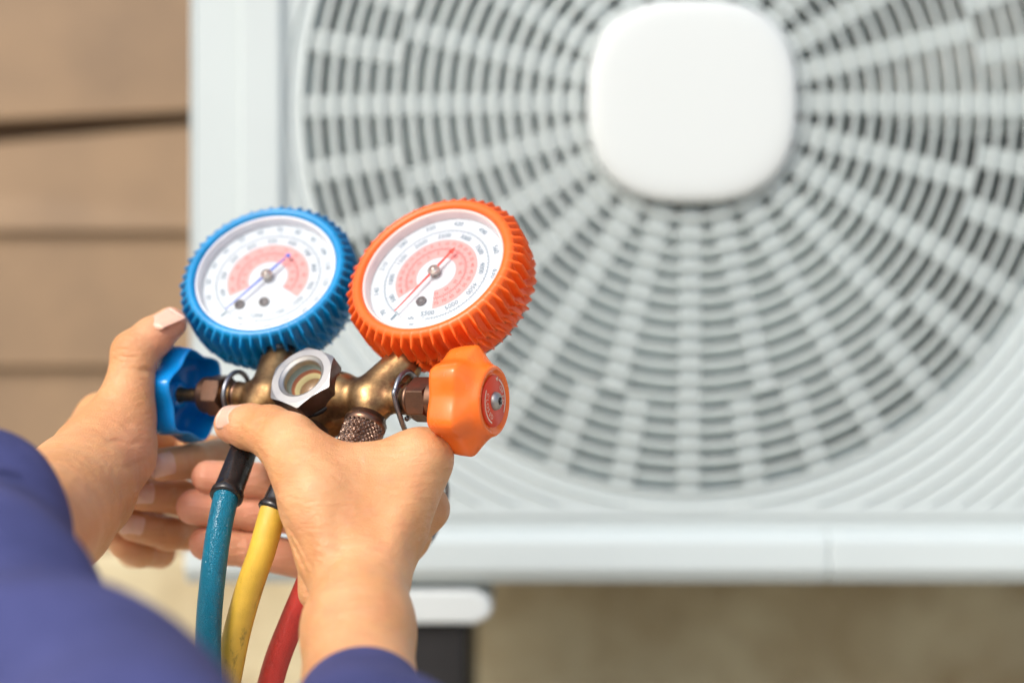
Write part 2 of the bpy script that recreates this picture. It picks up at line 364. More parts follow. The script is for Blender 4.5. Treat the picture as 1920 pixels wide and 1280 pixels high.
# front panel: plate with round hole
b = MB(); seg = 128
x0, x1, z0, z1 = L_ + 0.004, R_ - 0.004, Bt + 0.036, Tp - 0.004
inner, outer = [], []
for j in range(seg):
    a = 2 * PI * j / seg; ca, sa = math.cos(a), math.sin(a)
    t = min((x1 - HX) / ca if ca > 1e-6 else 1e9, (x0 - HX) / ca if ca < -1e-6 else 1e9, (z1 - HZ) / sa if sa > 1e-6 else 1e9, (z0 - HZ) / sa if sa < -1e-6 else 1e9)
    inner.append((HX + OP * ca, HZ + OP * sa)); outer.append((HX + t * ca, HZ + t * sa))
rows = [[(x, FACE + 0.03, z) for x, z in outer], [(x, FACE, z) for x, z in outer], [(x, FACE, z) for x, z in inner],
        [(HX + (x - HX) * 0.985, FACE + 0.012, HZ + (z - HZ) * 0.985) for x, z in inner], [(HX + (x - HX) * 0.97, FACE + 0.09, HZ + (z - HZ) * 0.97) for x, z in inner]]
b.grid(rows, True, 0, False)
acbuild(b, 'front_panel', M['white'])
b = MB()                                   # casing: sides, top, back
b.box(L_, L_ + 0.003, FACE + 0.002, FACE + 0.32, Bt + 0.01, Tp); b.box(R_ - 0.003, R_, FACE + 0.002, FACE + 0.32, Bt + 0.01, Tp)
b.box(L_ - 0.002, R_ + 0.002, FACE - 0.004, FACE + 0.325, Tp, Tp + 0.012); b.box(L_ + 0.003, R_ - 0.003, FACE + 0.31, FACE + 0.318, Bt + 0.01, Tp)
acbuild(b, 'casing', M['white'], bevel=0.001)
b = MB()                                   # base pan with forward lip, catches the sky
zt, zb_ = Bt + 0.036, Bt
prof = [(FACE - 0.002, zt), (FACE - 0.0115, zt - 0.006), (FACE - 0.013, zb_ + 0.010), (FACE - 0.006, zb_), (FACE + 0.32, zb_), (FACE + 0.32, zb_ + 0.01), (FACE + 0.004, zb_ + 0.01), (FACE + 0.004, zt)]
for xa, xb in ((L_ - 0.001, 0.22045), (0.22055, R_ + 0.001)):
    vs = [(xa, y, z) for y, z in prof] + [(xb, y, z) for y, z in prof]; n = len(prof)
    b.add(vs, [[i, (i + 1) % n, n + (i + 1) % n, n + i] for i in range(n)] + [list(range(n))[::-1], list(range(n, 2 * n))], smooth=False)
acbuild(b, 'base_pan', M['white'], bevel=0.002)
for xa, xb in ((L_ + 0.036, L_ + 0.066),):
    b = MB(); b.box(xa, xb, FACE - 0.007, FACE - 0.0005, Bt + 0.045, Tp - 0.01); acbuild(b, 'trim_strip', M['white'], bevel=0.003)
# square grille frame
HS = 0.281
b = MB()
fw = 0.007
for (xa, xb, za, zb2) in ((HX - HS - fw, HX - HS, HZ - HS - fw, HZ + HS + fw), (HX + HS, HX + HS + fw, HZ - HS - fw, HZ + HS + fw), (HX - HS, HX + HS, HZ - HS - fw, HZ - HS), (HX - HS, HX + HS, HZ + HS, HZ + HS + fw)):
    b.box(xa, xb, FACE - 0.0018, FACE - 0.0005, za, zb2)
acbuild(b, 'grille_frame', M['white'], bevel=0.0006)
GF = FACE - 0.022                          # front edge of the vanes
def arc_vane(r, a0, a1, full, depth, front, flare=0.42, th=0.0024):
    n = max(6, int((a1 - a0) / (2 * PI) * 120)); rows = []
    for j in range(n if full else n + 1):
        a = a0 + (a1 - a0) * j / n; c, s = math.cos(a), math.sin(a)
        q = []
        for rr, d in ((r - th / 2, 0.0012), (r, 0), (r + th / 2, 0.0012), (r + th / 2 + flare * depth, depth), (r - th / 2 + flare * depth, depth)):
            q.append((HX + rr * c, front + d, HZ + rr * s))
        rows.append(q)
    if full: rows.append(rows[0])
    b = MB(); b.grid(rows, True, 0, True); return b
r = 0.0795; k = 0
while r < 0.290:
    dome = 0.018 * (r / 0.276) ** 2        # the grille is slightly domed
    acbuild(arc_vane(r, 0, 2 * PI, True, 0.022, GF + dome), 'grille_ring', M['vane']); r += 0.01125
while r < 0.385:
    cth = HS / r
    if cth < 0.985:
        a = math.acos(min(1, cth)) ; 
        for q in range(4):
            lo_, hi_ = q * PI / 2 + a, (q + 1) * PI / 2 - a
            if hi_ - lo_ > 0.04: acbuild(arc_vane(r, lo_, hi_, False, 0.0020, FACE - 0.0024, 0.3), 'grille_ring', M['white'])
    r += 0.01125
def spoke(a, r0, r1, w, m, name='grille_spoke'):
    c, s = math.cos(a), math.sin(a); b = MB(); vs = []
    for rr in (r0, r1):
        d0 = GF + 0.018 * (rr / 0.276) ** 2 + 0.0042
        for sd, dd in ((-w / 2, 0.0), (w / 2, 0.0), (w / 2 * 0.9, 0.005), (-w / 2 * 0.9, 0.005)):
            vs.append((HX + rr * c - sd * s, d0 + dd, HZ + rr * s + sd * c))
    b.add(vs, [[0, 1, 2, 3], [4, 7, 6, 5], [0, 4, 5, 1], [1, 5, 6, 2], [2, 6, 7, 3], [3, 7, 4, 0]], smooth=False)
    return acbuild(b, name, m, bevel=0.001)
for i in range(24): spoke(2 * PI * i / 24, 0.074, 0.2035, 0.0150, M['grille'])
for i in range(36): spoke(2 * PI * i / 36, 0.2045, 0.279, 0.0160, M['grille'])
# corner backing so the corner ribs stand on the panel
# hub badge (rounded square dish)
b = MB(); rows = []; seg = 96
for sc, d in ((1.01, 0.012), (1.01, -0.001), (0.995, -0.0035), (0.965, -0.0050), (0.90, -0.0060), (0.78, -0.0064), (0.5, -0.0066), (0.2, -0.0067), (0.01, -0.0067)):
    row = []
    for j in range(seg):
        a = 2 * PI * j / seg; e = 2.6; ca, sa = math.cos(a), math.sin(a)
        rr = 0.0715 * sc / ((abs(ca) ** e + abs(sa) ** e) ** (1 / e))
        row.append((HX + rr * ca, GF + d, HZ + rr * sa * 0.97))
    rows.append(row)
b.grid(rows, True, 0, True, False, True); acbuild(b, 'hub_badge', M['badge'])
# fan
fanH = FACE + 0.027
fan_b = MB(); fan_b.lathe([(0.0, -0.03), (0.04, -0.03), (0.06, -0.022), (0.064, 0.03)], (HX, fanH, HZ), (0, 1, 0), 48)
fan = acbuild(fan_b, 'fan', M['blade'])
for q in range(3):
    b = MB(); a_mid = math.radians(-17 + 60 + 120 * q); span = math.radians(90); rows = []
    for i in range(13):
        rr = 0.06 + (0.262 - 0.06) * i / 12; row = []
        sw = math.radians(-8) * (i / 12) ** 1.3; sp = span * (0.72 + 0.28 * math.sin(PI * min(1, i / 12 * 0.9)))
        for j in range(17):
            t = j / 16 - 0.5; a = a_mid + sw + sp * t; row.append((HX + rr * math.cos(a), fanH + 0.026 * t * (1 + 0.2 * i / 12) + 0.010 * (1 - 4 * t * t), HZ + rr * math.sin(a)))
        rows.append(row)
    b.grid(rows, False); o = b.build('fan_blade', M['blade'], fan, fixn=False)
    md = o.modifiers.new('thick', 'SOLIDIFY'); md.thickness = 0.003
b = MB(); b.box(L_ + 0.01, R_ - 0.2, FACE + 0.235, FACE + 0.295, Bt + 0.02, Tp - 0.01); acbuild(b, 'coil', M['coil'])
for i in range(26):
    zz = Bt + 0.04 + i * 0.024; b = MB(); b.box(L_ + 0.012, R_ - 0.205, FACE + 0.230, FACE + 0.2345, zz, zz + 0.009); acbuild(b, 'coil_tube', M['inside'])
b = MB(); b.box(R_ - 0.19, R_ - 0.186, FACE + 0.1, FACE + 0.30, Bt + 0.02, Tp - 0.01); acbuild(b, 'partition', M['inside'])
# foot brackets and black blocks
def foot(xc, name_label, group):
    b = MB(); zt = Bt - 0.0005
    poly = [(-0.038, -0.004), (0.036, -0.004), (0.046, -0.009), (0.049, -0.016), (0.046, -0.023), (0.036, -0.0275), (-0.038, -0.0275)]
    b.prism([(p[0], p[1]) for p in poly], (xc, FACE + 0.30, zt), (0, -1, 0), (1, 0, 0), 0.31)
    o = acbuild(b, 'foot_bracket', M['badge'], bevel=0.003)
    b = MB(); b.box(xc - 0.035, xc + 0.030, FACE + 0.0, FACE + 0.29, 0.0, zt - 0.029)
    o = b.build('support_block', M['blackrub'], None, bevel=0.004); tag(o, name_label, 'support block', group)
# bracket polygon is written downwards, so flip its y through the extrusion frame
foot(-0.062, 'black rubber support block under the left foot of the air conditioner, beside the wrist', 'black blocks under the air conditioner')
foot(0.52, 'black rubber support block under the right foot of the air conditioner, beyond the frame', 'black blocks under the air conditioner')

# ================================================================== MANIFOLD
def cv(x, y, z): return Vector((x, -z, y))          # camera axes (right, up, back) to world
A = cv(0.90, 0.0, 0.43).normalized(); N = cv(-0.35, 0.58, 0.72).normalized(); N = (N - A * N.dot(A)).normalized(); U = N.cross(A)
O = P(597, 745, 0.675)
RM = Matrix((A, U, N)).transposed().to_4x4(); MW = Matrix.Translation(O) @ RM
man = empty('gauge_manifold', mat=MW); tag(man, 'brass refrigerant manifold carrying one blue and one orange pressure gauge, held in both hands', 'gauge manifold')
# body, cast in one piece
fb = Field((-0.062, -0.034, -0.024), (0.062, 0.044, 0.024), 0.0007)
F = fb.F; mm = 0.001
def bp(a, b, r1, r2, k=0.003): fb.prim(F, np.array(a), np.array(b), r1, r2, k)
bp((-0.050, 0, 0), (0.050, 0, 0), 0.0068, 0.0068)
bp((-0.012, 0, 0), (0.012, 0, 0), 0.0125, 0.0125, 0.005)
bp((0, 0, -0.008), (0, 0, -0.003), 0.0155, 0.0150, 0.004)
for s_ in (-1, 1):
    tip_a = 0.039 if s_ > 0 else 0.0315
    bp((s_ * 0.028, 0.0, 0), (s_ * tip_a, 0.019, -0.001), 0.0102, 0.0092, 0.004)
    bp((s_ * 0.030, 0, 0), (s_ * 0.031, -0.006, 0), 0.0088, 0.0084, 0.004)
bp((0.002, 0, 0), (0.002, -0.010, 0), 0.0095, 0.0088, 0.004)
sl, X = fb.sub(fb.lo, fb.lo + fb.h * fb.n)
XX = X[:F.shape[0], :F.shape[1], :F.shape[2]]
F -= (0.00035 * np.exp(-((XX[..., 2] - 0.0005) / 0.0006) ** 2)).astype(np.float32)      # casting seam
F[:] = np.maximum(F, np.minimum(0.0098 - np.sqrt(XX[..., 0] ** 2 + XX[..., 1] ** 2), XX[..., 2] - 0.0038)).astype(np.float32)
V_, Q_ = surface_nets(F, fb.lo, fb.h)
mesh_from(V_, Q_, 'manifold_body', M['brass'], man)

def hexpoly(r, rot=0.0): return [(r * math.cos(PI / 3 * i + rot), r * math.sin(PI / 3 * i + rot)) for i in range(6)]
def hexnut(c, ax, x, r, h, bore, mats, name, parent, chamfer=0.0012, rot=0.0, ring=None):
    "hex nut with the corners turned down on both faces and a bore"
    b = MB(); ax = Vector(ax).normalized(); x = Vector(x).normalized(); y = ax.cross(x); c = Vector(c); seg = 96
    def hx(a):
        q = ((a - rot) % (PI / 3)) - PI / 6
        return r * math.cos(PI / 6) / math.cos(q)
    flat = r * math.cos(PI / 6)
    def row(f, hh): return [c + ax * (hh(a) if callable(hh) else hh) + x * (f(a) * math.cos(a)) + y * (f(a) * math.sin(a)) for a in [2 * PI * j / seg for j in range(seg)]]
    ch = lambda a: (hx(a) - flat) * 0.55
    rows = [row(lambda a: bore, 0), row(lambda a: flat * 0.985, 0), row(hx, lambda a: ch(a)), row(hx, lambda a: h - ch(a)), row(lambda a: flat * 0.985, h)]
    b.grid(rows[:2], True, 1, False); b.grid(rows[1:3], True, 1, False); b.grid(rows[2:4], True, 0, False); b.grid(rows[3:5], True, 1, False)
    top = [row(lambda a: flat * 0.985, h)]
    for f, hh in (ring or [(bore, h)]): top.append(row(lambda a, f=f: f, hh))
    b.grid(top, True, 1, False)
    return b.build(name, mats, parent)
# sight glass nut, facing the viewer
sg = hexnut((0, 0, 0.0075), (0, 0, 1), (1, 0, 0), 0.0176, 0.0105, 0.012, [M['nutside'], M['chrome']], 'sight_glass_nut', man, rot=math.radians(43),
            ring=[(0.0117, 0.0106), (0.0114, 0.0103), (0.0100, 0.0094), (0.0097, 0.0090), (0.0096, 0.0060), (0.0095, 0.0010)])
b = MB(); b.lathe([(0.0156, 0.0), (0.0162, 0.0006), (0.0162, 0.002), (0.0156, 0.0024)], (0, 0, 0.0053), (0, 0, 1), 64); b.build('washer', M['case'], sg)
b = MB(); cs = (0, 0, 0.0078)
b.lathe([(0.0096, 0.0060), (0.0094, 0.0040), (0.0086, 0.0032)], cs, (0, 0, 1), 64, 0); b.lathe([(0.0086, 0.0032), (0.0082, 0.0018), (0.0077, 0.0014)], cs, (0, 0, 1), 64, 1)
b.lathe([(0.0077, 0.0014), (0.0070, 0.0008), (0.0062, -0.0008)], cs, (0, 0, 1), 64, 2); b.lathe([(0.0062, -0.0008), (0.0050, -0.0030), (0.0002, -0.0030)], cs, (0, 0, 1), 64, 3)
b.build('sight_glass_seat', [M['teal_seat'], M['rust_seat'], M['pale_seat'], M['amber']], sg)
b = MB(); b.lathe([(0.0096, 0.0), (0.006, 0.0001), (0.0001, 0.0001)], (0, 0, 0.0152), (0, 0, 1), 48); b.build('sight_glass', M['lens'], sg)

# neck rings, packing nuts, stems, knobs
for s_ in (-1, 1):
    ax = (s_, 0, 0)
    b = MB(); b.lathe([(0.0060, 0.0), (0.0072, 0.0008), (0.0072, 0.0028), (0.0064, 0.0032), (0.0064, 0.0042), (0.0076, 0.0046), (0.0076, 0.0068), (0.0060, 0.0072)], (s_ * 0.0445, 0, 0), ax, 40)
    b.build('neck', M['nutbrown'], man)
    hexnut((s_ * 0.0525, 0, 0), ax, (0, 0, 1), 0.0105, 0.0095, 0.004, [M['nutbrown'], M['nutbrown']], 'packing_nut', man, rot=math.radians(12), ring=[(0.0092, 0.0095), (0.0092, 0.0130), (0.0085, 0.0140), (0.0030, 0.0142)])
    b = MB(); b.lathe([(0.0034, 0.0), (0.0034, 0.020), (0.0040, 0.0205), (0.0040, 0.029)], (s_ * 0.0605, 0, 0), ax, 24); b.build('valve_stem', M['brass'], man)

def knob(s_, a0, Lk, R, m, roll, name):
    b = MB(); ax = (s_, 0, 0); seg = 144
    amp_prof = {}
    prof = [(0.885, 0.000, 1), (0.90, -0.0008, 1), (0.925, -0.0008, 1), (0.95, 0.0010, 1), (0.985, 0.006, 1), (1.0, Lk * 0.50, 1.1), (0.988, Lk * 0.55, 1.15), (0.960, Lk * 0.585, 1.15), (0.88, Lk * 0.655, 1.0),
            (0.79, Lk * 0.73, .65), (0.71, Lk * 0.80, .30), (0.66, Lk * 0.86, .08), (0.635, Lk * 0.935, 0), (0.615, Lk * 0.965, 0), (0.585, Lk * 0.98, 0), (0.555, Lk * 0.975, 0), (0.52, Lk * 0.94, 0), (0.48, Lk * 0.925, 0), (0.44, Lk * 0.925, 0), (0.02, Lk * 0.925, 0)]
    def rf(r, h, a, k):
        amp = prof[k][2] * 0.078
        x3 = 3 * (a - roll); c = 0.5 * (0.5 + 0.5 * math.cos(2 * x3)) + 0.5 * (1 - math.sqrt(math.sin(x3) ** 2 + 0.02)) * 1.16
        return R * r * (1 - 2 * amp * (1 - c) )
    b.lathe([(p[0], p[1]) for p in prof], (a0 * s_, 0, 0), ax, seg, rfun=rf, cap1=True)
    prof_in = [(0.885, 0.0, 1), (0.87, 0.003, 1), (0.90, Lk * 0.45, 1), (0.80, Lk * 0.66, .6), (0.5, Lk * 0.80, 0), (0.28, Lk * 0.82, 0), (0.27, Lk * 0.45, 0), (0.16, Lk * 0.45, 0)]
    def rf2(r, h, a, k):
        amp = prof_in[k][2] * 0.078; c = 0.5 + 0.5 * math.cos(6 * (a - roll)); return R * r * (1 - 2 * amp * (1 - c ** 0.85))
    b.lathe([(p[0], p[1]) for p in prof_in], (a0 * s_, 0, 0), ax, seg, rfun=rf2)
    return b.build(name, m, man)
KL = 0.0225
kb = knob(-1, 0.0715, KL, 0.0252, M['blueknob'], math.radians(10), 'valve_knob'); kb['label'] = 'blue plastic valve knob turned by the left thumb'
ko = knob(1, 0.0715, KL, 0.0252, M['orangeknob'], math.radians(30), 'valve_knob'); ko['label'] = 'orange plastic valve knob with a red OPEN and CLOSED disc'

# text helper: default font outlines turned into mesh
_tc = {}
def text_mesh(txt):
    if txt in _tc: return _tc[txt]
    cu = bpy.data.curves.new('t', 'FONT'); cu.body = txt; cu.align_x = 'CENTER'; cu.align_y = 'CENTER'; cu.size = 1.0; cu.resolution_u = 3
    o = bpy.data.objects.new('t', cu); scene.collection.objects.link(o)
    dg = bpy.context.evaluated_depsgraph_get(); me = o.evaluated_get(dg).to_mesh()
    r = ([tuple(v.co) for v in me.vertices], [list(p.vertices) for p in me.polygons]); o.evaluated_get(dg).to_mesh_clear()
    bpy.data.objects.remove(o); bpy.data.curves.remove(cu); _tc[txt] = r; return r
def put_text(b, txt, size, M4, mi=0):
    vs, fs = text_mesh(txt); b.add([M4 @ Vector((v[0] * size, v[1] * size, 0)) for v in vs], fs, mi, False)
def frame(c, x, y, z):
    m = Matrix((Vector(x), Vector(y), Vector(z))).transposed().to_4x4(); m.translation = Vector(c); return m

for s_, kn, mdisc in ((1, ko, M['disc']), (-1, kb, M['blueknob'])):
    zf = 0.0715 + KL * 0.925
    b = MB(); b.lathe([(0.0116, 0.0001), (0.0116, 0.0008), (0.0112, 0.0011), (0.0001, 0.0011)], (s_ * zf, 0, 0), (s_, 0, 0), 64); b.build('label_disc', mdisc, kn)
    # ring text: x axis of the disc plane: looking at the face (+a towards viewer) right = -N, up = U
    b = MB(); h = zf + 0.00125
    rt, upv = (0, 0, -1.0 * s_), (0, 1, 0)
    def dp(ang, r): return Vector((s_ * h, r * math.sin(ang), -s_ * r * math.cos(ang)))
    def arc(a0, a1, r, w):
        n = 24; vs = []; fs = []
        for i in range(n + 1):
            a = a0 + (a1 - a0) * i / n; vs += [dp(a, r - w / 2), dp(a, r + w / 2)]
        fs = [[2 * i, 2 * i + 1, 2 * i + 3, 2 * i + 2] for i in range(n)]; b.add(vs, fs, 0, False)
    arc(math.radians(106), math.radians(4), 0.0101, 0.0007); arc(math.radians(186), math.radians(288), 0.0101, 0.0007)
    for word, am, st in (('OPEN', 57, -1), ('CLOSED', 238, 1)):
        for i, chh in enumerate(word):
            a = math.radians(am + st * (i - (len(word) - 1) / 2) * 17.0); p = dp(a, 0.0078); rad = dp(a, 1.0) - Vector((s_ * h, 0, 0)); rad = rad.normalized()
            z = Vector((s_, 0, 0)); y = rad * (-st); x = y.cross(z); put_text(b, chh, 0.0031, frame(p, x, y, z))
    tri = [dp(math.radians(a), r) for a, r in ((112, 0.0090), (124, 0.0101), (112, 0.0112))]; b.add(tri, [[0, 1, 2]], 0, False)
    b.build('disc_print', M['print'], kn, fixn=False)
    b = MB(); b.lathe([(0.0042, 0.0), (0.0042, 0.0006), (0.0036, 0.0020), (0.0020, 0.0027), (0.0018, 0.0027), (0.0015, 0.0012), (0.0001, 0.0012)], (s_ * (zf + 0.001), 0, 0), (s_, 0, 0), 36)
    sc_ = b.build('screw', M['chrome'], kn)
    b = MB(); xs = sorted((s_ * (zf + 0.0022), s_ * (zf + 0.0039)))
    b.box(xs[0], xs[1], -0.0018, 0.0018, -0.00035, 0.00035); b.box(xs[0] + 0.00002, xs[1] - 0.00002, -0.00035, 0.00035, -0.0018, 0.0018); b.build('cross_recess', M['case'], kn)

# gauges
def gauge(name, ga, gu, yaw, mboot, mneedle, vals_out, vals_in, end_deg, mbezel, label, bluegauge):
    R = 0.0430; D = 0.030; bo = 0.0012 if bluegauge else 0.0017
    g_m = Matrix.Translation((ga, gu, 0.020)) @ Matrix.Rotation(yaw, 4, 'Y')
    c = MB(); c.lathe([(0.0375, -0.006), (0.0385, -0.010), (0.0385, -D - 0.001), (0.030, -D - 0.003), (0.0001, -D - 0.003)], (0, 0, 0), (0, 0, 1), 64)
    root = c.build(name, M['case'], man); root.matrix_local = g_m; root['label'] = label
    # rubber boot with raised swept ribs
    NR = 52; per = 16; seg = NR * per; rows = []
    prof = [(0.0362, -0.0060, 0), (0.0364, -0.0015, 0), (0.0370, -0.0002, 0), (0.0380, 0.0003, 0), (0.0391, -0.0002, 0), (0.0398, -0.0014, .15), (0.0402, -0.003, .7)]
    for i in range(22):
        t = i / 21; prof.append((0.0403 + 0.0006 * math.sin(PI * t) - 0.0012 * t, -0.0042 - (D - 0.0075) * t, 1.0 if t < .93 else .8))
    prof += [(0.0385, -D + 0.0018, .35), (0.0375, -D + 0.0004, 0.1), (0.036, -D, 0), (0.031, -D, 0)]
    for r_, h_, am in prof:
        r_ += bo * min(1.0, max(0.0, (r_ - 0.0366) / 0.003)) if h_ > -D + 0.003 else bo * (0.0 if r_ < 0.037 else 1.0)
        t = min(1, max(0, (-h_ - 0.003) / (D - 0.005))); tw = -0.9 * t + 0.35 * math.sin(t * PI) - (0.45 if t > 0.62 else 0.45 * max(0, (t - 0.5) / 0.12))
        row = []
        for j in range(seg):
            a = 2 * PI * j / seg; ph = (j / per + tw) % 1.0; d_ = abs(ph - 0.5) * 2      # 0 at ridge
            rid = max(0.0, 1 - (d_ / 0.36) ** 2) ** 0.8
            jit = 1 + 0.08 * math.sin(j // per * 2.3)
            rr = r_ - am * 0.0006 + am * 0.0044 * rid * jit; row.append((rr * math.cos(a), rr * math.sin(a), h_))
        rows.append(row)
    b = MB(); b.grid(rows, True); b.build('rubber_boot', mboot, root)
    b = MB(); b.lathe([(0.0363, -0.0055), (0.0363, -0.0022), (0.0359, -0.0014), (0.0354, -0.0015), (0.0349, -0.0024), (0.0347, -0.0042), (0.0344, -0.0066)], (0, 0, 0), (0, 0, 1), 96); b.build('bezel', mbezel, root)
    b = MB(); b.lathe([(0.0351, -0.0024), (0.030, -0.0019), (0.015, -0.0015), (0.0001, -0.0013)], (0, 0, 0), (0, 0, 1), 64); b.build('lens', M['lens'], root)
    zd = -0.0068
    b = MB(); b.lathe([(0.0345, 0.0), (0.0001, 0.0)], (0, 0, zd), (0, 0, 1), 96); b.build('dial', M['dial'], root)
    # print: 0 pink, 1 ink, 2 red ink
    b = MB(); z1, z2 = zd + 0.00012, zd + 0.00024
    def ringarc(r0, r1, d0, d1, z, mi, n=90):
        vs = []
        for i in range(n + 1):
            a = math.radians(d0 + (d1 - d0) * i / n); vs += [(r0 * math.cos(a), r0 * math.sin(a), z), (r1 * math.cos(a), r1 * math.sin(a), z)]
        b.add(vs, [[2 * i, 2 * i + 1, 2 * i + 3, 2 * i + 2] for i in range(n)], mi, False)
    ringarc(0.0102, 0.0212, 222, end_deg, z1, 0); ringarc(0.0266, 0.0269, 243, -84, z1, 1); ringarc(0.0153, 0.01548, 218, end_deg + 2, z2, 2)
    def tick(deg, r0, r1, w, mi, z):
        a = math.radians(deg); c, s = math.cos(a), math.sin(a); q = w / 2
        b.add([(r0 * c - q * s, r0 * s + q * c, z), (r1 * c - q * s, r1 * s + q * c, z), (r1 * c + q * s, r1 * s - q * c, z), (r0 * c + q * s, r0 * s - q * c, z)], [[0, 1, 2, 3]], mi, False)
    for i in range(111): tick(247 - i * 3.0, 0.0268, 0.0286 if i % 5 == 0 else 0.0278, 0.00018, 1, z1)
    for i in range(67): tick(243 - i * 5.0, 0.0252 if i % 6 == 0 else 0.0258, 0.0266, 0.0002, 1, z1)
    nb = int((218 - end_deg) / 4)
    for i in range(nb): 
        dg = 217 - i * 4.0; tick(dg, 0.0153, 0.0168 if i % 3 == 0 else 0.0161, 0.00022, 2, z2); tick(dg - 2, 0.0153 - (0.0014 if i % 4 == 0 else 0.0008), 0.0153, 0.00022, 2, z2)
    def word(txt, deg, r, size, mi):
        a = math.radians(deg); rad = Vector((math.cos(a), math.sin(a), 0)); x = Vector((math.sin(a), -math.cos(a), 0)); up_ = rad
        if math.sin(a) < -0.42 and math.cos(a) > -0.3: x = -x; up_ = -rad      # the last figures of the scale are printed upright
        put_text(b, txt, size, frame((rad.x * r, rad.y * r, z2), x, up_, (0, 0, 1)), mi)
    for t, dg in vals_out: word(t, dg, 0.0309, 0.0037, 1)
    for t, dg in vals_in: word(t, dg, 0.0236, 0.0036, 1)
    lo_n = [str(v) for v in range(-40, 80, 5)] if not bluegauge else [str(v) for v in range(-50, 60, 5)]
    for i, t in enumerate(lo_n):
        dg = 214 - i * (214 - end_deg - 6) / (len(lo_n) - 1)
        if i % (1 if not bluegauge else 2) == 0: word(t, dg, 0.0186, 0.0025, 2)
        if i % 2 == 1: word(t, dg, 0.0127, 0.0023, 2)
    tick(-120, 0.0275, 0.0312, 0.0012, 1, z2)
    put_text(b, 'kPa' if not bluegauge else 'bar', 0.0024, frame((-0.0050, -0.0262, z2), (1, 0, 0), (0, 1, 0), (0, 0, 1)), 1)
    put_text(b, 'psi', 0.0022, frame((-0.0035, -0.0296, z2), (1, 0, 0), (0, 1, 0), (0, 0, 1)), 1)
    b.build('dial_print', [M['pink'], M['ink'], M['inkred']], root, fixn=False)
    b = MB()
    spots = [(-0.0025, -0.0165)] if not bluegauge else [(0.0035, -0.0150), (-0.0085, -0.0185)]
    for sx, sy in spots: b.lathe([(0.0026, 0.0), (0.0026, 0.0009), (0.0019, 0.0010), (0.0018, 0.0003), (0.0001, 0.0003)], (sx, sy, zd + 0.0001), (0, 0, 1), 32)
    if bluegauge: pass
    b.build('adjuster', M['hole'], root)
    b = MB(); zn = zd + 0.0030; a = math.radians(-118.5); dx, dy = math.cos(a), math.sin(a); nx_, ny_ = -dy, dx
    def pt(l_, w_, dz=0): return (dx * l_ + nx_ * w_, dy * l_ + ny_ * w_, zn + dz)
    for poly in ([(0.0275, 0.00022), (0.0275, -0.00022), (0.003, -0.0006), (0.003, 0.0006)], [(-0.003, 0.0007), (-0.003, -0.0007), (-0.0128, -0.0004), (-0.0128, 0.0004)], [(-0.0155, 0), (-0.0118, 0.0016), (-0.0118, -0.0016)] if not bluegauge else [(-0.0149 + 0.0013 * math.cos(q), 0.0013 * math.sin(q)) for q in [i * PI / 6 for i in range(12)]]):
        n = len(poly); vs = [pt(*p) for p in poly] + [pt(*p, dz=0.0003) for p in poly]
        b.add(vs, [list(range(n)), list(range(n, 2 * n))[::-1]] + [[i, (i + 1) % n, n + (i + 1) % n, n + i] for i in range(n)], 0, False)
    nd = b.build('needle', mneedle, root)
    b = MB(); b.lathe([(0.0024, -0.0032), (0.0024, -0.001), (0.0030, -0.0006), (0.0030, 0.0004), (0.0026, 0.0010), (0.0014, 0.0012), (0.0012, 0.0017), (0.0001, 0.0018)], (0, 0, zn), (0, 0, 1), 32); b.build('pivot', M['hub'], nd)
    return root
inner = [(str(v), -83 + (5500 - v) / 500 * 30) for v in range(500, 5501, 500)]
outer_ = [(str(v), a) for v, a in ((70, 227), (140, 199), (210, 170), (280, 142), (350, 113), (420, 85), (490, 56), (560, 27), (630, -1))]
gauge('gauge', 0.0493, 0.0628, 0.0, M['orangeboot'], M['dred'], outer_, inner, -78, M['bezelr'], 'orange booted high pressure gauge reading up to 5500', False)
inner_b = [(str(v), 240 - (v / 100) * 27) for v in range(100, 1201, 100)]
outer_b = [(str(v), 232 - (v / 10) * 19) for v in range(10, 161, 10)]
gauge('gauge', -0.0457, 0.0628, math.radians(13), M['blueboot'], M['dblue'], outer_b, inner_b, -25, M['bezel'], 'blue booted low pressure gauge', True)
for s_, ga in ((1, 0.0512), (-1, -0.0447)):      # fitting from stub to gauge
    c0 = Vector((0.039 if s_ > 0 else -0.0315, 0.019, -0.001)); c1 = Vector((ga * (0.93 if s_ > 0 else 0.80), 0.034, 0.000)); dr = (c1 - c0).normalized()
    b = MB(); b.lathe([(0.0070, 0.0), (0.0086, 0.002), (0.0086, 0.006), (0.0075, 0.0072), (0.0075, 0.016)], c0 + dr * 0.004, dr, 32); b.build('gauge_fitting', M['steelblk'], man)

# hanging wire: a loop round each neck joined by a long bow behind the hand
inv = MW.inverted()
def Lc(px, py, d): return inv @ P(px, py, d)
pts = []
rw = 0.0098
for i in range(15):
    a = math.radians(-80 + 300 * i / 14); pts.append(Vector((0.0478 + 0.0006 * i / 14, 0.001 + rw * math.sin(a) * 1.15, rw * math.cos(a))))
path = [pts[-1 - i] for i in range(len(pts))][::-1]
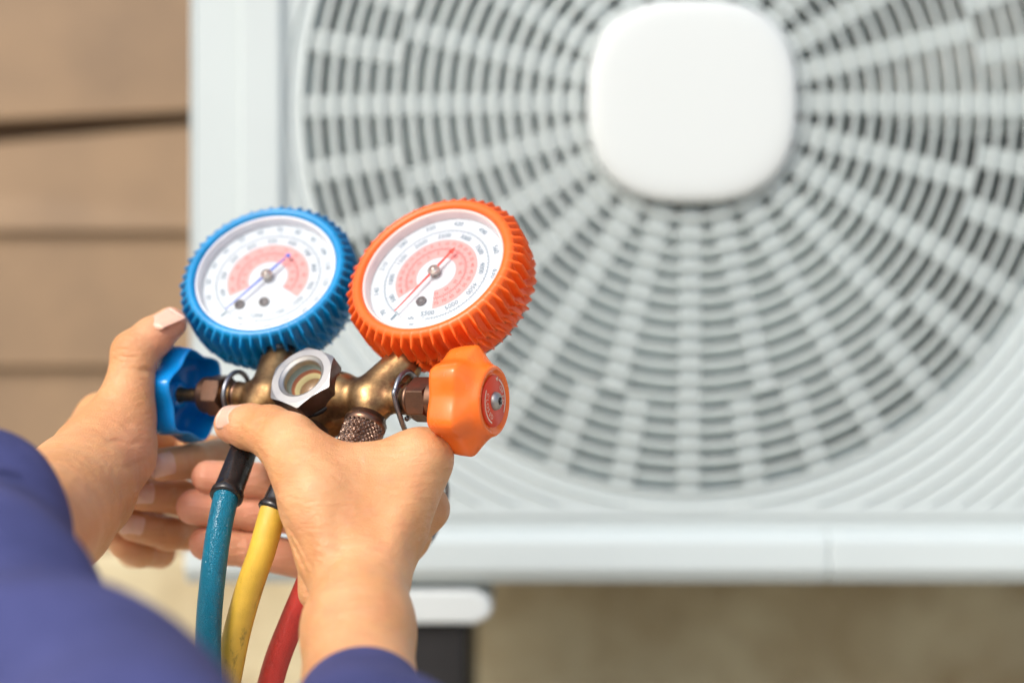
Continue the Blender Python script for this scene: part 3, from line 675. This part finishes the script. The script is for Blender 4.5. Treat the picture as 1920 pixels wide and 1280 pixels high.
# order: start behind, over the top, in front, then down
front = [Vector((0.0472, 0.002 + 0.0112 * math.sin(a), 0.0102 * math.cos(a))) for a in [math.radians(q) for q in (230, 200, 170, 140, 110, 85, 60, 35, 10, -15, -35)]]
tail = [Lc(757, 800, 0.652), Lc(775, 830, 0.668), Lc(812, 860, 0.700), Lc(836, 900, 0.712), Lc(836, 945, 0.715), Lc(822, 985, 0.715), Lc(798, 1022, 0.715), Lc(740, 1060, 0.735), Lc(660, 1075, 0.745), Lc(560, 1040, 0.75), Lc(500, 980, 0.75), Lc(470, 900, 0.745), Lc(455, 820, 0.73)]
front2 = [Vector((-0.0478, 0.001 + 0.0112 * math.sin(a), 0.0102 * math.cos(a))) for a in [math.radians(q) for q in (225, 200, 170, 140, 110, 85, 60, 35, 10, -15, -40, -70)]]
b = MB(); b.tube(catmull(front + tail + front2, 8), 0.00125, 12); b.build('hanger_wire', M['wire'], man)

# ================================================================== HOSES
def knurled(b, c, ax, r, h, nk=25, mi=0):
    ax = Vector(ax).normalized(); seg = nk * 8; nh = 48; rows = []
    t = Vector((0, 0, 1)) if abs(ax.z) < 0.9 else Vector((1, 0, 0)); e1 = t.cross(ax).normalized(); e2 = ax.cross(e1)
    for i in range(nh + 1):
        row = []
        for j in range(seg):
            a = 2 * PI * j / seg; z = i / nh * h; u1 = (a * nk / (2 * PI) + z / 0.0026) % 1; u2 = (a * nk / (2 * PI) - z / 0.0026) % 1
            d_ = min(abs(u1 - .5) * 2, abs(u2 - .5) * 2); rr = r - 0.0008 * max(0, 1 - d_ * 1.7) 
            row.append(Vector(c) + ax * z + (e1 * math.cos(a) + e2 * math.sin(a)) * rr)
        rows.append(row)
    b.grid(rows, True, mi, False)
def world(a, u, n): return MW @ Vector((a, u, n))
def hose(label, port_a, u0, pts_tail, rad, mtube, coup, gap):
    root = empty('charging_hose', world(port_a, u0, 0)); tag(root, label, 'hose', 'coloured hoses hanging from the manifold')
    rinv = Matrix.Translation(-root.location)
    dn = -U
    def bl(b, name, m, parent=root):
        o = b.build(name, m, parent)
        if parent is root: o.matrix_parent_inverse = rinv
        return o
    b = MB(); p0 = world(port_a, u0, 0)
    if coup == 'brass':
        b.lathe([(0.0070, -0.003), (0.0088, -0.0022), (0.0092, 0.0), (0.0100, 0.0004), (0.0100, 0.0030), (0.0096, 0.0036)], p0, dn, 48)
        cp = bl(b, 'coupling', M['nutbrown'])
        b = MB(); knurled(b, p0 + dn * 0.0036, dn, 0.0098, 0.017); b.lathe([(0.0096, 0.0206), (0.0085, 0.0216), (0.0065, 0.022)], p0, dn, 48); k_ = b.build('knurled_grip', M['knurl'], cp); 
    else:
        b.lathe([(0.0070, -0.004), (0.0088, -0.003), (0.0094, 0.0), (0.0094, 0.010), (0.0086, 0.0112), (0.0086, 0.0125)], p0, dn, 48)
        cp = bl(b, 'coupling', M['steelblk'])
    # ferrule
    f0 = p0 + dn * gap; d2 = (pts_tail[0] - f0).normalized(); b = MB(); Lf = (pts_tail[0] - f0).length
    def fl(r, h, a, k): return r * (1 + 0.02 * math.cos(8 * a)) if 1 < k < 5 else r
    b.lathe([(0.0045, -0.002), (0.0062, 0.0), (0.0064, 0.003), (0.0066, Lf * 0.45), (0.0067, Lf * 0.78), (0.0070, Lf * 0.86), (0.0076, Lf * 0.90), (0.0077, Lf * 0.97), (0.0070, Lf * 1.0), (0.0058, Lf * 1.0)], f0, d2, 64, rfun=fl)
    bl(b, 'ferrule', M['steelblk'])
    b = MB(); line = catmull([f0 + d2 * (Lf - 0.006)] + pts_tail, 12); b.tube(line, rad, 40); bl(b, 'hose_tube', mtube)
    return root
hose('teal blue hose hanging from the left port of the manifold, nearest the sleeve', -0.030, -0.016, [P(423, 934, 0.648), P(408, 1010, 0.640), P(397, 1100, 0.634), P(391, 1180, 0.632), P(392, 1280, 0.632), P(405, 1420, 0.64), P(430, 1750, 0.68), P(440, 2300, 0.72)], 0.0057, M['hblue'], 'black', 0.012)
hose('yellow hose hanging from the middle port of the manifold, between blue and red', 0.002, -0.019, [P(512, 960, 0.643), P(492, 1030, 0.640), P(468, 1100, 0.640), P(448, 1170, 0.642), P(435, 1230, 0.645), P(420, 1320, 0.65), P(410, 1450, 0.66), P(420, 1750, 0.69), P(430, 2300, 0.73)], 0.0062, M['hyellow'], 'brass', 0.020)
hose('red hose hanging from the right port of the manifold, emerging beneath the right wrist', 0.031, -0.0125, [P(612, 985, 0.648), P(583, 1080, 0.652), P(550, 1160, 0.655), P(522, 1230, 0.658), P(502, 1300, 0.66), P(480, 1400, 0.67), P(470, 1750, 0.70), P(470, 2300, 0.74)], 0.0060, M['hred'], 'brass', 0.022)

# ================================================================== PERSON
person = empty('person', (-0.1, 0.3, 0.0)); tag(person, 'person in a blue violet long sleeved work shirt holding the gauge manifold with both hands', 'person')
pinv = Matrix.Translation(-person.location)
def J(px, py, d): return np.array(P(px, py, d))

def hand(name, palm, fingers, creases, tints, browns, lo, hi, nails, h=0.00085):
    f = Field(lo, hi, h); F = f.F
    for a, b_, r1, r2, k, *ex in palm:
        f.prim(F, J(*a), J(*b_), r1 * mm, r2 * mm, k * mm, *ex)
    out = F.copy()
    for kf, chain in fingers:
        P3 = [J(*q[:3]) for q in chain]; rad = [q[3] * mm for q in chain]
        lo_ = np.min(P3, 0) - max(rad) - 0.012; hi_ = np.max(P3, 0) + max(rad) + 0.012; sl, X = f.sub(lo_, hi_)
        G = np.full(X.shape[:3], 1.0, np.float32)
        for i in range(len(P3) - 1): G = smin(G, f.cone(X, P3[i], P3[i + 1], rad[i], rad[i + 1]), 0.0022)
        Fi = smin(F[sl], G, kf * mm); out[sl] = smin(out[sl], Fi, 0.0005)
    for c, dr, w, dep, rr in creases:
        c = J(*c); dr = np.array(dr, float); dr /= np.linalg.norm(dr); sl, X = f.sub(c - rr * mm * 1.6, c + rr * mm * 1.6)
        q = X - c; s = q @ dr; bend = 0.0006 * np.sin(q[..., 0] * 900 + q[..., 2] * 700)
        out[sl] += (2.0 * dep * mm * np.exp(-((s + bend) / (w * 2.2 * mm)) ** 2) * np.exp(-((q * q).sum(-1)) / (rr * mm) ** 2)).astype(np.float32)
    f.F = out
    V, Q = surface_nets(out, f.lo, h)
    # light relaxation
    o = mesh_from(V, Q, name, M['skin'], person); o.matrix_parent_inverse = pinv
    md = o.modifiers.new('relax', 'SMOOTH'); md.factor = 0.5; md.iterations = 2
    me = o.data; Vv = np.empty(len(me.vertices) * 3, np.float32); me.vertices.foreach_get('co', Vv); Vv = Vv.reshape(-1, 3)
    for nm, lst in (('pinkness', tints), ('brownness', browns)):
        a = np.zeros(len(Vv), np.float32)
        for c, rr, am in lst: a = np.maximum(a, am * np.exp(-((Vv - J(*c)) ** 2).sum(1) / (rr * mm) ** 2))
        at = me.attributes.new(nm, 'FLOAT', 'POINT'); at.data.foreach_set('value', a)
    for (c, along, normal, ln, wd, tip) in nails:
        c = Vector(J(*c)); e = Vector(along); nrm = Vector(normal).normalized(); e = (e - nrm * e.dot(nrm)).normalized(); sd = e.cross(nrm)
        nu, nv = 17, 19; rows = []
        for i in range(nv):
            v = i / (nv - 1); row = []
            y = (v - 0.5) * ln * mm
            half = wd * mm / 2 * (1 - 0.10 * (1 - v)) * math.sqrt(max(0.02, 1 - max(0, (0.16 - v) / 0.16) ** 2 * 0.75)) * math.sqrt(max(0.02, 1 - max(0, (v - 0.84) / 0.16) ** 2 * 0.55))
            for j in range(nu):
                u = j / (nu - 1) * 2 - 1
                p0 = c + e * y + sd * (u * half) + nrm * 0.004; p = p0.copy()
                for _ in range(26):
                    dd = f.sample(p)
                    if dd < 0.00003: break
                    p = p - nrm * max(dd * 0.7, 0.00003)
                lift = 0.00022 * (1 - abs(u) ** 4) * min(1, v / 0.12) + 0.00006 - 0.0005 * (abs(u) ** 8) - (0.00035 if i == 0 else 0)
                if v > 0.86: lift += 0.0004 * (v - 0.86) / 0.14
                q = p + nrm * lift
                row.append(q)
            rows.append(row)
        # cap the drop so the free edge reaches past the finger pulp instead of falling down it
        for j in range(nu):
            for i in range(2, nv):
                d1 = (rows[i][j] - rows[i - 1][j]).dot(nrm)
                lim = -0.00025 - 0.00004 * i / nv
                if d1 < lim * ln / 9: rows[i][j] = rows[i][j] + nrm * (lim * ln / 9 - d1)
        for i in range(nv):
            m_ = rows[i][nu // 2].dot(nrm)
            for j in range(nu):
                u = abs(j / (nu - 1) * 2 - 1); dz = rows[i][j].dot(nrm) - m_; lim = -wd * mm * 0.22 * u * u - 0.0002
                if dz < lim: rows[i][j] = rows[i][j] + nrm * (lim - dz)
        bb = MB(); bb.grid(rows[:int(nv * (1 - tip))], False, 0, True); bb.grid(rows[int(nv * (1 - tip)) - 1:], False, 1, True)
        n_ = bb.build('fingernail', [M['nail'], M['nailtip']], o, fixn=False); 
        n_.matrix_parent_inverse = Matrix.Identity(4)
        sm = n_.modifiers.new('thick', 'SOLIDIFY'); sm.thickness = 0.0003; sm.offset = -1
    return o

def dirc(p, q):
    a, b_ = P(*p), P(*q); return (b_ - a).normalized()
VIEW = Vector((0, -1, 0))

# ---- right hand
r_palm = [
    ((676, 1420, 0.52), (672, 1180, 0.582), 24.5, 21.5, 10), ((672, 1180, 0.582), (674, 1100, 0.606), 21.5, 20.5, 10),
    ((618, 1035, 0.616), (592, 930, 0.622), 15, 14, 12), ((592, 930, 0.622), (572, 872, 0.632), 14, 13.0, 12),
    ((572, 872, 0.632), (542, 832, 0.641), 13.0, 12.2, 8),
    ((704, 1050, 0.612), (785, 867, 0.640), 14, 13.2, 12), ((706, 1055, 0.628), (778, 950, 0.660), 14, 13.0, 12),
    ((695, 1062, 0.640), (757, 1000, 0.680), 13, 12.0, 12), ((680, 1075, 0.645), (727, 1048, 0.695), 12, 11.0, 12),
    ((590, 885, 0.630), (770, 871, 0.638), 11.5, 12.0, 10), ((620, 960, 0.620), (745, 930, 0.634), 13, 14, 12),
    ((640, 1010, 0.618), (720, 1000, 0.626), 14, 14, 12), ((634, 1125, 0.592), (590, 925, 0.6105), 4, 4.5, 5), ((706, 1085, 0.5945), (778, 895, 0.629), 4.2, 4.8, 5), ((797, 852, 0.634), (806, 846, 0.638), 9.5, 9, 6), ((806, 958, 0.655), (812, 955, 0.66), 7.5, 7, 5), ((592, 1110, 0.640), (600, 1040, 0.642), 8, 10, 8)]
r_thumb = (8, [(572, 872, 0.632, 13.0), (542, 832, 0.641, 12.2), (505, 808, 0.650, 11.8), (468, 800, 0.659, 10.6), (438, 795, 0.668, 9.2)])
r_fing = [r_thumb,
    (7, [(785, 867, 0.640, 13.2), (690, 880, 0.680, 10), (640, 886, 0.692, 9.6), (510, 901, 0.700, 8.8), (450, 898, 0.700, 8.7), (390, 893, 0.698, 8.0)]),
    (7, [(778, 950, 0.660, 13), (680, 968, 0.692, 10), (630, 972, 0.702, 9.8), (480, 960, 0.704, 9.0), (420, 953, 0.703, 9.1), (364, 950, 0.700, 8.8)]),
    (7, [(757, 1000, 0.680, 12), (660, 1054, 0.704, 10), (600, 1055, 0.707, 9.7), (470, 1030, 0.705, 9.0), (430, 1024, 0.704, 9.0), (386, 1018, 0.702, 8.4)]),
    (6, [(727, 1048, 0.695, 11), (660, 1078, 0.715, 8.5), (620, 1066, 0.728, 8), (575, 1040, 0.728, 7)])]
tdir = np.array(P(438, 795, 0.668) - P(505, 808, 0.650))
r_cre = [((505, 765, 0.640), tdir, 0.35, 0.35, 9), ((494, 762, 0.640), tdir, 0.30, 0.30, 8), ((515, 768, 0.640), tdir, 0.3, 0.3, 8),
         ((464, 1012, 0.69), (1, 0.1, 0.2), 0.4, 0.5, 9), ((472, 1014, 0.69), (1, 0.1, 0.1), 0.3, 0.35, 8),
         ((555, 1010, 0.608), (0.8, 0, 0.6), 0.7, 0.6, 13), ((540, 975, 0.610), (0.75, 0, 0.65), 0.6, 0.5, 11), ((566, 1045, 0.61), (0.85, 0, 0.5), 0.8, 0.7, 12)]
r_cre += [((450, 896, 0.69), (1, 0, 0.1), 0.4, 0.4, 9), ((440, 950, 0.69), (1, 0, 0.05), 0.4, 0.4, 9), ((448, 952, 0.69), (1, 0, 0.05), 0.3, 0.3, 8),
          ((620, 1130, 0.58), (0.2, 0, 1), 0.6, 0.3, 20), ((640, 1148, 0.575), (0.15, 0, 1), 0.5, 0.22, 22), ((640, 900, 0.615), (0.5, 0, 0.8), 0.6, 0.22, 14), ((660, 840, 0.62), (0.8, 0, 0.4), 0.5, 0.2, 10)]
r_tint = [((390, 893, 0.698), 16, .85), ((364, 950, 0.700), 20, .85), ((386, 1018, 0.702), 20, .8), ((480, 960, 0.700), 22, .7), ((470, 900, .7), 22, .7), ((500, 1030, .7), 26, .6), ((436, 800, .66), 10, .5), ((560, 1050, .7), 20, .5)]
r_brown = [((815, 840, .635), 14, .45), ((830, 960, .655), 13, .55), ((495, 775, .64), 9, .30), ((580, 1000, .6), 10, .2), ((740, 1180, .58), 20, .25)]  # brown knuckles; spots along the edges put shade contrast into the skin colour
tn = Vector((-0.12, -0.62, 0.78))
r_nails = [((434, 782, 0.660), P(438, 795, 0.668) - P(505, 808, 0.650) + Vector((0, 0, -0.002)), (-0.38, -0.66, 0.62), 15, 14, 0.07)]
allp = [J(*q) for t_ in r_palm for q in t_[:2]] + [J(*q[:3]) for c_ in r_fing for q in c_[1]]
lo = np.min(allp, 0) - 0.03; hi = np.max(allp, 0) + 0.03
hand('arm', r_palm, r_fing, r_cre, r_tint, r_brown, lo, hi, r_nails)

# ---- left hand
l_palm = [
    ((0, 1060, 0.50), (100, 965, 0.615), 24, 24, 12), ((100, 970, 0.615), (145, 915, 0.645), 24, 24, 12),
    ((150, 920, 0.652), (203, 842, 0.674), 22, 20.5, 14), ((203, 842, 0.674), (232, 775, 0.682), 20, 13, 12),
    ((135, 900, 0.675), (192, 785, 0.728), 17, 13.0, 14), ((135, 900, 0.69), (175, 835, 0.745), 15, 13.0, 14),
    ((130, 920, 0.69), (165, 890, 0.755), 14, 12.0, 12), ((130, 940, 0.69), (155, 935, 0.755), 13, 11.0, 12)]
l_fing = [
    (8, [(232, 775, 0.682, 13), (243, 722, 0.685, 11.2), (253, 662, 0.690, 11.3), (287, 632, 0.695, 9.8), (320, 606, 0.700, 8.0)]),
    (6, [(192, 785, 0.728, 12), (330, 838, 0.775, 9.5), (428, 850, 0.749, 9.0), (362, 864, 0.719, 8.8), (303, 871, 0.700, 8.2)]),
    (6, [(175, 835, 0.745, 12), (320, 930, 0.795, 9.5), (412, 942, 0.764, 9.2), (338, 932, 0.726, 8.8), (268, 927, 0.706, 8.2)]),
    (6, [(165, 890, 0.755, 11), (300, 1000, 0.80, 9), (388, 1002, 0.764, 8.8), (315, 1000, 0.731, 8.5), (250, 984, 0.711, 7.9)]),
    (6, [(155, 935, 0.755, 10), (250, 1035, 0.795, 8), (300, 1036, 0.759, 7.8), (262, 1036, 0.736, 7.4), (232, 1022, 0.722, 7)])]
ld = np.array(P(253, 662, .69) - P(243, 722, .685))
l_cre = [((225, 665, 0.675), ld, 0.45, 0.4, 9), ((222, 676, 0.675), ld, 0.35, 0.35, 9), ((228, 652, 0.675), ld, 0.35, 0.25, 8), ((288, 700, 0.68), (0.3, 0, 1), 0.7, 0.8, 8),
         ((250, 800, 0.652), (0.25, 0, 1), 0.4, 0.35, 16), ((230, 830, 0.65), (0.15, 0, 1), 0.4, 0.3, 18), ((235, 870, 0.65), (0.1, 0, 1), 0.4, 0.25, 18), ((215, 905, 0.65), (0.1, 0, 1), 0.5, 0.3, 18)]
l_cre += [((352, 862, 0.705), (1, 0, 0), 0.4, 0.35, 8), ((361, 862, 0.705), (1, 0, 0), 0.35, 0.3, 8), ((330, 930, 0.71), (1, 0, 0), 0.4, 0.35, 8), ((338, 930, 0.71), (1, 0, 0), 0.3, 0.3, 8), ((306, 998, 0.715), (1, 0, 0), 0.4, 0.35, 8)]
l_tint = [((303, 871, 0.71), 12, .5), ((268, 927, 0.715), 12, .6), ((250, 984, 0.72), 12, .6), ((330, 620, .69), 16, .55), ((270, 840, .66), 18, .35)]
l_brown = [((222, 650, .68), 14, .55), ((180, 790, .67), 18, .5), ((120, 850, .68), 18, .45), ((385, 850, .735), 20, .6), ((330, 1000, .72), 20, .8), ((350, 930, .72), 20, .75), ((345, 868, .72), 16, .55)]  # browner thumb and fingers; spots along the hand's edge add painted shade
l_nails = [((304, 869, 0.693), P(303, 871, 0.700) - P(362, 864, 0.719), (0.25, -0.94, 0.18), 13.5, 12.5, 0.12),
           ((267, 925, 0.699), P(268, 927, 0.706) - P(338, 932, 0.726), (0.25, -0.94, 0.14), 12.5, 11.5, 0.10),
           ((249, 982, 0.704), P(250, 984, 0.711) - P(315, 1000, 0.731), (0.25, -0.93, 0.2), 12, 11, 0.10),
           ((311, 600, 0.692), P(320, 606, 0.700) - P(287, 632, 0.695), (-0.50, -0.62, 0.60), 14, 12.5, 0.06)]
allp = [J(*q) for t_ in l_palm for q in t_[:2]] + [J(*q[:3]) for c_ in l_fing for q in c_[1]]
lo = np.min(allp, 0) - 0.03; hi = np.max(allp, 0) + 0.03
hand('arm', l_palm, l_fing, l_cre, l_tint, l_brown, lo, hi, l_nails)

# ---- sleeves: folded cloth tubes with a turned hem
def sleeve(axis_pts, radii, folds, seed, hem=0.0025):
    rg = random.Random(seed); line = catmull([P(*p) if abs(p[0]) > 1 else Vector(p) for p in axis_pts], 16); n = len(line); seg = 96
    m_ = len(radii); rr = [np.interp(i / (n - 1) * (m_ - 1), range(m_), radii) for i in range(n)]
    t = (line[1] - line[0]).normalized(); e1 = Vector((0, 0, 1)).cross(t).normalized(); rows = []
    ph = [(rg.uniform(0, 6.28), rg.uniform(0, 6.28), rg.choice([1, 2, 3, 4]), rg.uniform(35, 120), rg.uniform(.5, 1)) for _ in range(7)]
    s = 0
    for i in range(n):
        if i: s += (line[i] - line[i - 1]).length
        t = (line[min(i + 1, n - 1)] - line[max(i - 1, 0)]).normalized(); e1 = (e1 - t * e1.dot(t)).normalized(); e2 = t.cross(e1); row = []
        w = min(1, s / 0.03)
        for j in range(seg):
            a = 2 * PI * j / seg; d = 0
            for p1, p2, k_, fr, am in ph: d += am * math.sin(k_ * a + fr * s + p1 + 0.8 * math.sin(a + p2))
            r_ = rr[i] + folds * w * d * 0.28; row.append(line[i] + (e1 * math.cos(a) + e2 * math.sin(a)) * r_)
        rows.append(row)
    r0 = rows[0]; c = line[0]; t0 = (line[1] - line[0]).normalized()
    inner_ = [[c + (p - c) * f + t0 * d for p in r0] for f, d in ((0.90, 0.03), (0.955, 0.004), (0.975, 0.0), (0.99, -0.0006))]
    stitch = []
    b = MB(); b.grid(inner_ + rows, True); o = b.build('sleeve', M['cloth'], person); o.matrix_parent_inverse = pinv
    return o
sleeve([(678, 1328, 0.54), (690, 1450, 0.49), (720, 1700, 0.42), (0.02, 0.20, 0.20), (0.12, 0.02, 0.22)], [0.0252, 0.030, 0.038, 0.048, 0.055, 0.062], 0.003, 3)
sleeve([(-62, 950, 0.54), (-30, 1130, 0.48), (40, 1310, 0.42), (250, 1590, 0.34), (-0.07, 0.12, 0.38), (-0.15, -0.10, 0.36)], [0.034, 0.035, 0.036, 0.038, 0.046, 0.056], 0.0085, 21)
